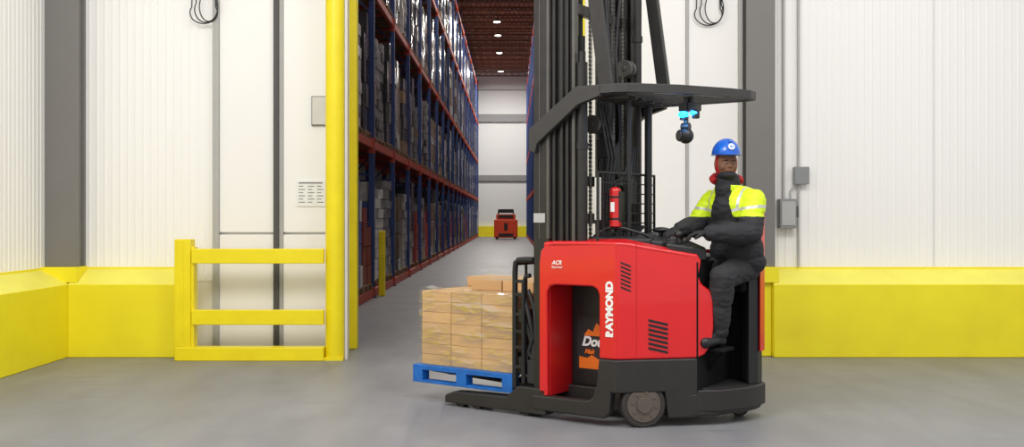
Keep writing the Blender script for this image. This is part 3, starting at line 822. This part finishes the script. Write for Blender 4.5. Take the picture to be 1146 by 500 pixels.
for i in range(5):
    pts = []
    for k in range(13):
        t = math.pi * k / 12
        pts.append((-.31, .62 + (.12 + .01 * i) * math.cos(t) + i * .03, 2.0 + i * .02 - (.2 + .05 * i) * math.sin(t)))
    MB().tube(pts, .010, seg=6).obj("hydraulic_hose", M_black2, mast)
for i in range(3):
    pts = [(-.33, .30 + .05 * i, 2.36), (-.30, .32 + .05 * i, 2.2), (-.28, .38 + .05 * i, 1.95), (-.30, .36 + .04 * i, 1.7), (-.32, .32 + .03 * i, 1.36)]
    MB().tube(pts, .010, seg=6).obj("hydraulic_hose", M_black, mast)
for q, z in ((.30, 2.20), (.37, 2.20), (.86, 2.68), (.80, 2.68), (.5, 2.1)):
    MB().cyl((-.37, q - .018, z), (-.37, q + .018, z), .07, seg=24).cyl((-.37, q - .024, z), (-.37, q + .024, z), .022, seg=10).obj("chain_pulley", M_mast2, mast, bevel=.005)
MB().box(-.40, -.30, .40, .52, 1.95, 2.10).obj("junction_box", M_black2, mast, bevel=.01)
MB().box(-.38, -.28, .70, .84, 1.6, 1.8).obj("junction_box", M_black2, mast, bevel=.01)
MB().box(-.73, -.63, .036, .044, 1.46, 1.53).obj("rating_label", M_lgrey, mast)

# overhead guard
m = MB()
out = [(-.34, .03), (-.04, .035), (.05, .07), (.30, .35), (.52, .74), (.60, .94), (.60, 1.04), (.55, 1.08), (.48, 1.09), (-.34, 1.09)]
zt = 2.42
for i in range(len(out)):
    a = out[i]; b = out[(i + 1) % len(out)]
    m.beam((a[0], a[1], zt), (b[0], b[1], zt), .05, .065)
    m.cyl((a[0], a[1], zt - .0325), (a[0], a[1], zt + .0325), .025, seg=12)
guard = m.obj("overhead_guard", M_guard, T, bevel=.004, label="dark grey steel overhead guard with cross bars")
def clip(q):
    if q < .35: return .05 + (q - .07) * .9
    if q < .74: return .30 + (q - .35) * .56
    return .52 + (q - .74) * .3
for i in range(9):
    q = .13 + i * .105
    MB().beam((-.33, q, zt), (clip(q) - .01, q, zt), .02, .045).obj("guard_bar", M_guard, guard, bevel=.003)
m = MB()
m.prism([(-.34, .04), (-.04, .05), (.02, .12), (-.12, 1.05), (-.34, 1.05)], zt - .036, zt - .026)
for k in range(6): m.box(-.22, .0, .16 + k * .14, .18 + k * .14, zt - .06, zt - .036)
m.obj("guard_plate", M_guard, guard, bevel=.003)
for q in (.032, 1.07):
    MB().plate([(-.755, 2.0), (-.755, 2.16), (-.36, 2.44), (-.14, 2.45), (-.14, 2.37), (-.32, 2.32), (-.68, 2.05), (-.70, 1.98)], (0, q - .03, 0), AX, AZ, AQ, .055).obj("guard_bracket", M_guard, guard, bevel=.006)
for q in (.07, 1.02):
    MB().beam((-.12, q, zt), (-.30, q, 3.7), .05, .10).obj("guard_brace", M_mast, guard, bevel=.006)
MB().cyl((-.08, .33, 1.28), (-.08, .33, zt), .018, seg=12).obj("support_post", M_black, guard)
MB().cyl((-.16, .80, 1.28), (-.16, .80, zt), .03, seg=12).obj("support_post", M_black, guard)
m = MB()
p = -.20
for i in range(12):
    q = .08 + i * .082
    m.cyl((p, q, 1.36), (p, q, 1.83), .005, seg=6)
for i in range(7):
    z = 1.38 + i * .075
    m.cyl((p, .08, z), (p, .98, z), .005, seg=6)
m.tube([(p, .08, 1.32), (p, .08, 1.83), (p, .98, 1.83), (p, .98, 1.32)], .011)
m.obj("wire_screen", M_black, T, label="black wire mesh guard screen")
MB().box(-.235, -.185, .095, .105, 1.48, 1.79).obj("instruction_label", M_plate, T, bevel=.002, label="pale vertical label panel beside extinguisher")
lamp = MB().box(.24, .38, .50, .60, 2.28, 2.34).cyl((.29, .49, 2.28), (.29, .49, 2.21), .03).cyl((.37, .52, 2.28), (.37, .52, 2.22), .028).box(.29, .33, .53, .57, 2.33, 2.39).obj("warning_lamp", M_black, T, bevel=.006, label="blue warning spot lamp")
MB().sph((.29, .48, 2.25), (.040, .040, .026)).obj("lens", M_bluelight, lamp)
MB().sph((.36, .52, 2.26), (.036, .036, .022)).obj("lens", M_bluelight, lamp)
L = bpy.data.lights.new("blue_spot", 'POINT'); L.energy = 1.0; L.color = (.05, .4, 1); L.shadow_soft_size = .03
lo = bpy.data.objects.new("blue_spot", L); lo.parent = T; lo.location = (.30, .42, 2.20); COL.objects.link(lo)
m = MB(); m.beam((.30, .50, 2.38), (.30, .50, 2.14), .025, .025, up=(1, 0, 0)); m.sph((.30, .50, 2.095), (.058, .058, .058)); m.cyl((.30, .50, 2.095), (.275, .445, 2.095), .048, .043); m.cyl((.27, .5, 2.16), (.33, .5, 2.16), .03)
cam_o = m.obj("camera_pod", M_black, T, label="round black lamp pod hanging under guard")
MB().cyl((.275, .445, 2.095), (.272, .44, 2.095), .03).obj("lens", M_metal, cam_o)

ex = empty("fire_extinguisher", TO + R3 @ Vector((-.145, .245, 1.43)), TH, label="small red fire extinguisher strapped on the truck", category="fire extinguisher")
MB().cyl((0, 0, 0), (0, 0, .26), .043, seg=24).sph((0, 0, .26), (.043, .043, .035)).obj("cylinder", M_extred, ex, bevel=.004)
m = MB(); m.cyl((0, 0, .29), (0, 0, .335), .014); m.beam((-.02, 0, .33), (.06, 0, .352), .016, .014); m.beam((-.02, 0, .315), (.06, 0, .31), .016, .012)
m.tube([(.01, -.01, .32), (-.05, -.02, .30), (-.056, -.02, .2), (-.052, -.02, .08)], .008); m.obj("valve", M_black, ex)
MB().plate([(-.016, .11), (.016, .11), (.016, .18), (-.016, .18)], (0, -.0425, 0), AX, AZ, AQ, -.002).obj("label_patch", M_white, ex)
m = MB(); m.cyl((0, 0, .05), (0, 0, .065), .0445, seg=24); m.cyl((0, 0, .21), (0, 0, .225), .0445, seg=24); m.box(.035, .055, -.02, .06, .04, .26); m.obj("strap", M_black, ex)

# ================================================================= PALLET + CARTONS
PE = empty("pallet", TO + R3 @ Vector((-1.435, .55, .15)), TH, label="worn bright blue wooden pallet under carton load", category="pallet")
for i in range(7): MB().box(-.50, .50, -.50 + i * .148, -.50 + i * .148 + .105, .122, .142).obj("deck_board", M_blue, PE, bevel=.002)
for q in (-.5, -.05, .41):
    for p in (-.50, -.05, .40): MB().box(p, p + .10, q, q + .09, .02, .105).obj("block", M_blue, PE, bevel=.002)
    MB().box(-.50, .50, q, q + .09, .105, .122).obj("stringer_board", M_blue, PE, bevel=.002)
    MB().box(-.50, .50, q, q + .09, 0, .02).obj("bottom_board", M_blue, PE, bevel=.002)

cw, cd, ch = .305, .306, .0865
m = MB(); m.box(-cw / 2 + .0012, cw / 2 - .0012, -cd / 2 + .001, cd / 2 - .001, 0.0008, ch - .0008)
CM = m.mesh("carton"); CM.materials.append(M_card)
m = MB(); m.box(-cw / 2 + .002, cw / 2 - .002, -.02, .02, ch - .0006, ch)
TM = m.mesh("tape"); TM.materials.append(M_tape)
P0 = -1.885
def carton(p, q, z, rz=0):
    o = bpy.data.objects.new("carton", CM); COL.objects.link(o)
    o.location = TO + R3 @ Vector((p, q, z)); o.rotation_euler = (0, 0, TH + rz)
    b = o.modifiers.new("b", 'BEVEL'); b.width = .0035; b.segments = 1
    o["label"] = "flat tan cardboard carton stacked on blue pallet"; o["category"] = "cardboard box"; o["group"] = "cartons on the blue pallet"
    t = bpy.data.objects.new("tape", TM); COL.objects.link(t); t.parent = o
PZ = .15 + .142
for r in range(7):
    for i in range(3):
        for j in range(3):
            carton(P0 + .154 + i * (cw + .002), .10 + .155 + j * (cd + .003) + random.uniform(-.0015, .0015), PZ + r * ch)
for i in (0, 1.02, 2.04): carton(P0 + .154 + i * (cw + .001), .10 + .155 + 2 * (cd + .003) - .008, PZ + 7 * ch)
for i in (.95, 1.97): carton(P0 + .154 + i * (cw + .003), .10 + .155 + 1 * (cd + .003) - .014, PZ + 7 * ch)
m = MB()
x0, x1, y0, y1, z0, z1 = -.468, .468, -.475, .48, .10, .76
N = 14
ring = []
for i in range(N): ring.append((x0 + (x1 - x0) * i / N, y0))
for i in range(N): ring.append((x1, y0 + (y1 - y0) * i / N))
for i in range(N): ring.append((x1 - (x1 - x0) * i / N, y1))
for i in range(N): ring.append((x0, y1 - (y1 - y0) * i / N))
K = 13; vs = []
for k in range(K + 1):
    for (x, y) in ring:
        z = z0 + (z1 - z0) * min(k, K - 1) / (K - 1)
        n = noise.noise(Vector((x * 6, y * 6, z * 9)))
        s = 1.0 + .012 + .006 * n - (.10 if k == K else 0)
        vs.append((x * s, y * s, z + (.05 * n if k >= K - 1 else 0) + (.18 * max(0, y) if k >= K - 1 else 0) + (.012 if k == K else 0)))
L4 = len(ring)
fs = [(k * L4 + i, k * L4 + (i + 1) % L4, (k + 1) * L4 + (i + 1) % L4, (k + 1) * L4 + i) for k in range(K) for i in range(L4)]
m.add(vs, fs)
wr = m.obj("stretch_wrap", M_wrap, label="clear plastic stretch film around carton stack", category="plastic wrap")
wr.location = TO + R3 @ Vector((P0 + .46, .565, .15)); wr.rotation_euler = (0, 0, TH)

# ================================================================= LIGHT + CAMERA
W = bpy.data.worlds.new("W"); S.world = W; W.use_nodes = True
W.node_tree.nodes["Background"].inputs[0].default_value = (1, .99, .975, 1)
W.node_tree.nodes["Background"].inputs[1].default_value = .84
def area(loc, rot, sx, sy, e, col=(1, .985, .96)):  # unseen area lights added above the dock for soft directional light
    L = bpy.data.lights.new("dock_fill_light", 'AREA'); L.shape = 'RECTANGLE'; L.size = sx; L.size_y = sy; L.energy = e; L.color = col
    o = bpy.data.objects.new("dock_fill_light", L); o.location = loc; o.rotation_euler = [math.radians(a) for a in rot]; COL.objects.link(o)
area((-2.5, 3.5, 6), (30, -8, 0), 3, 2, 270)
area((3, 4.5, 6.2), (22, 10, 0), 3, 2, 190)

cam = bpy.data.cameras.new("cam"); cam.lens = 35; cam.sensor_width = 36; cam.sensor_fit = 'HORIZONTAL'; cam.shift_y = -7 / 1146; cam.clip_end = 300
co = bpy.data.objects.new("camera", cam); co.location = (0, 0, 1.5); co.rotation_euler = (math.radians(90), 0, 0); COL.objects.link(co)
S.camera = co
S.view_settings.view_transform = 'Standard'
S.view_settings.look = 'None'
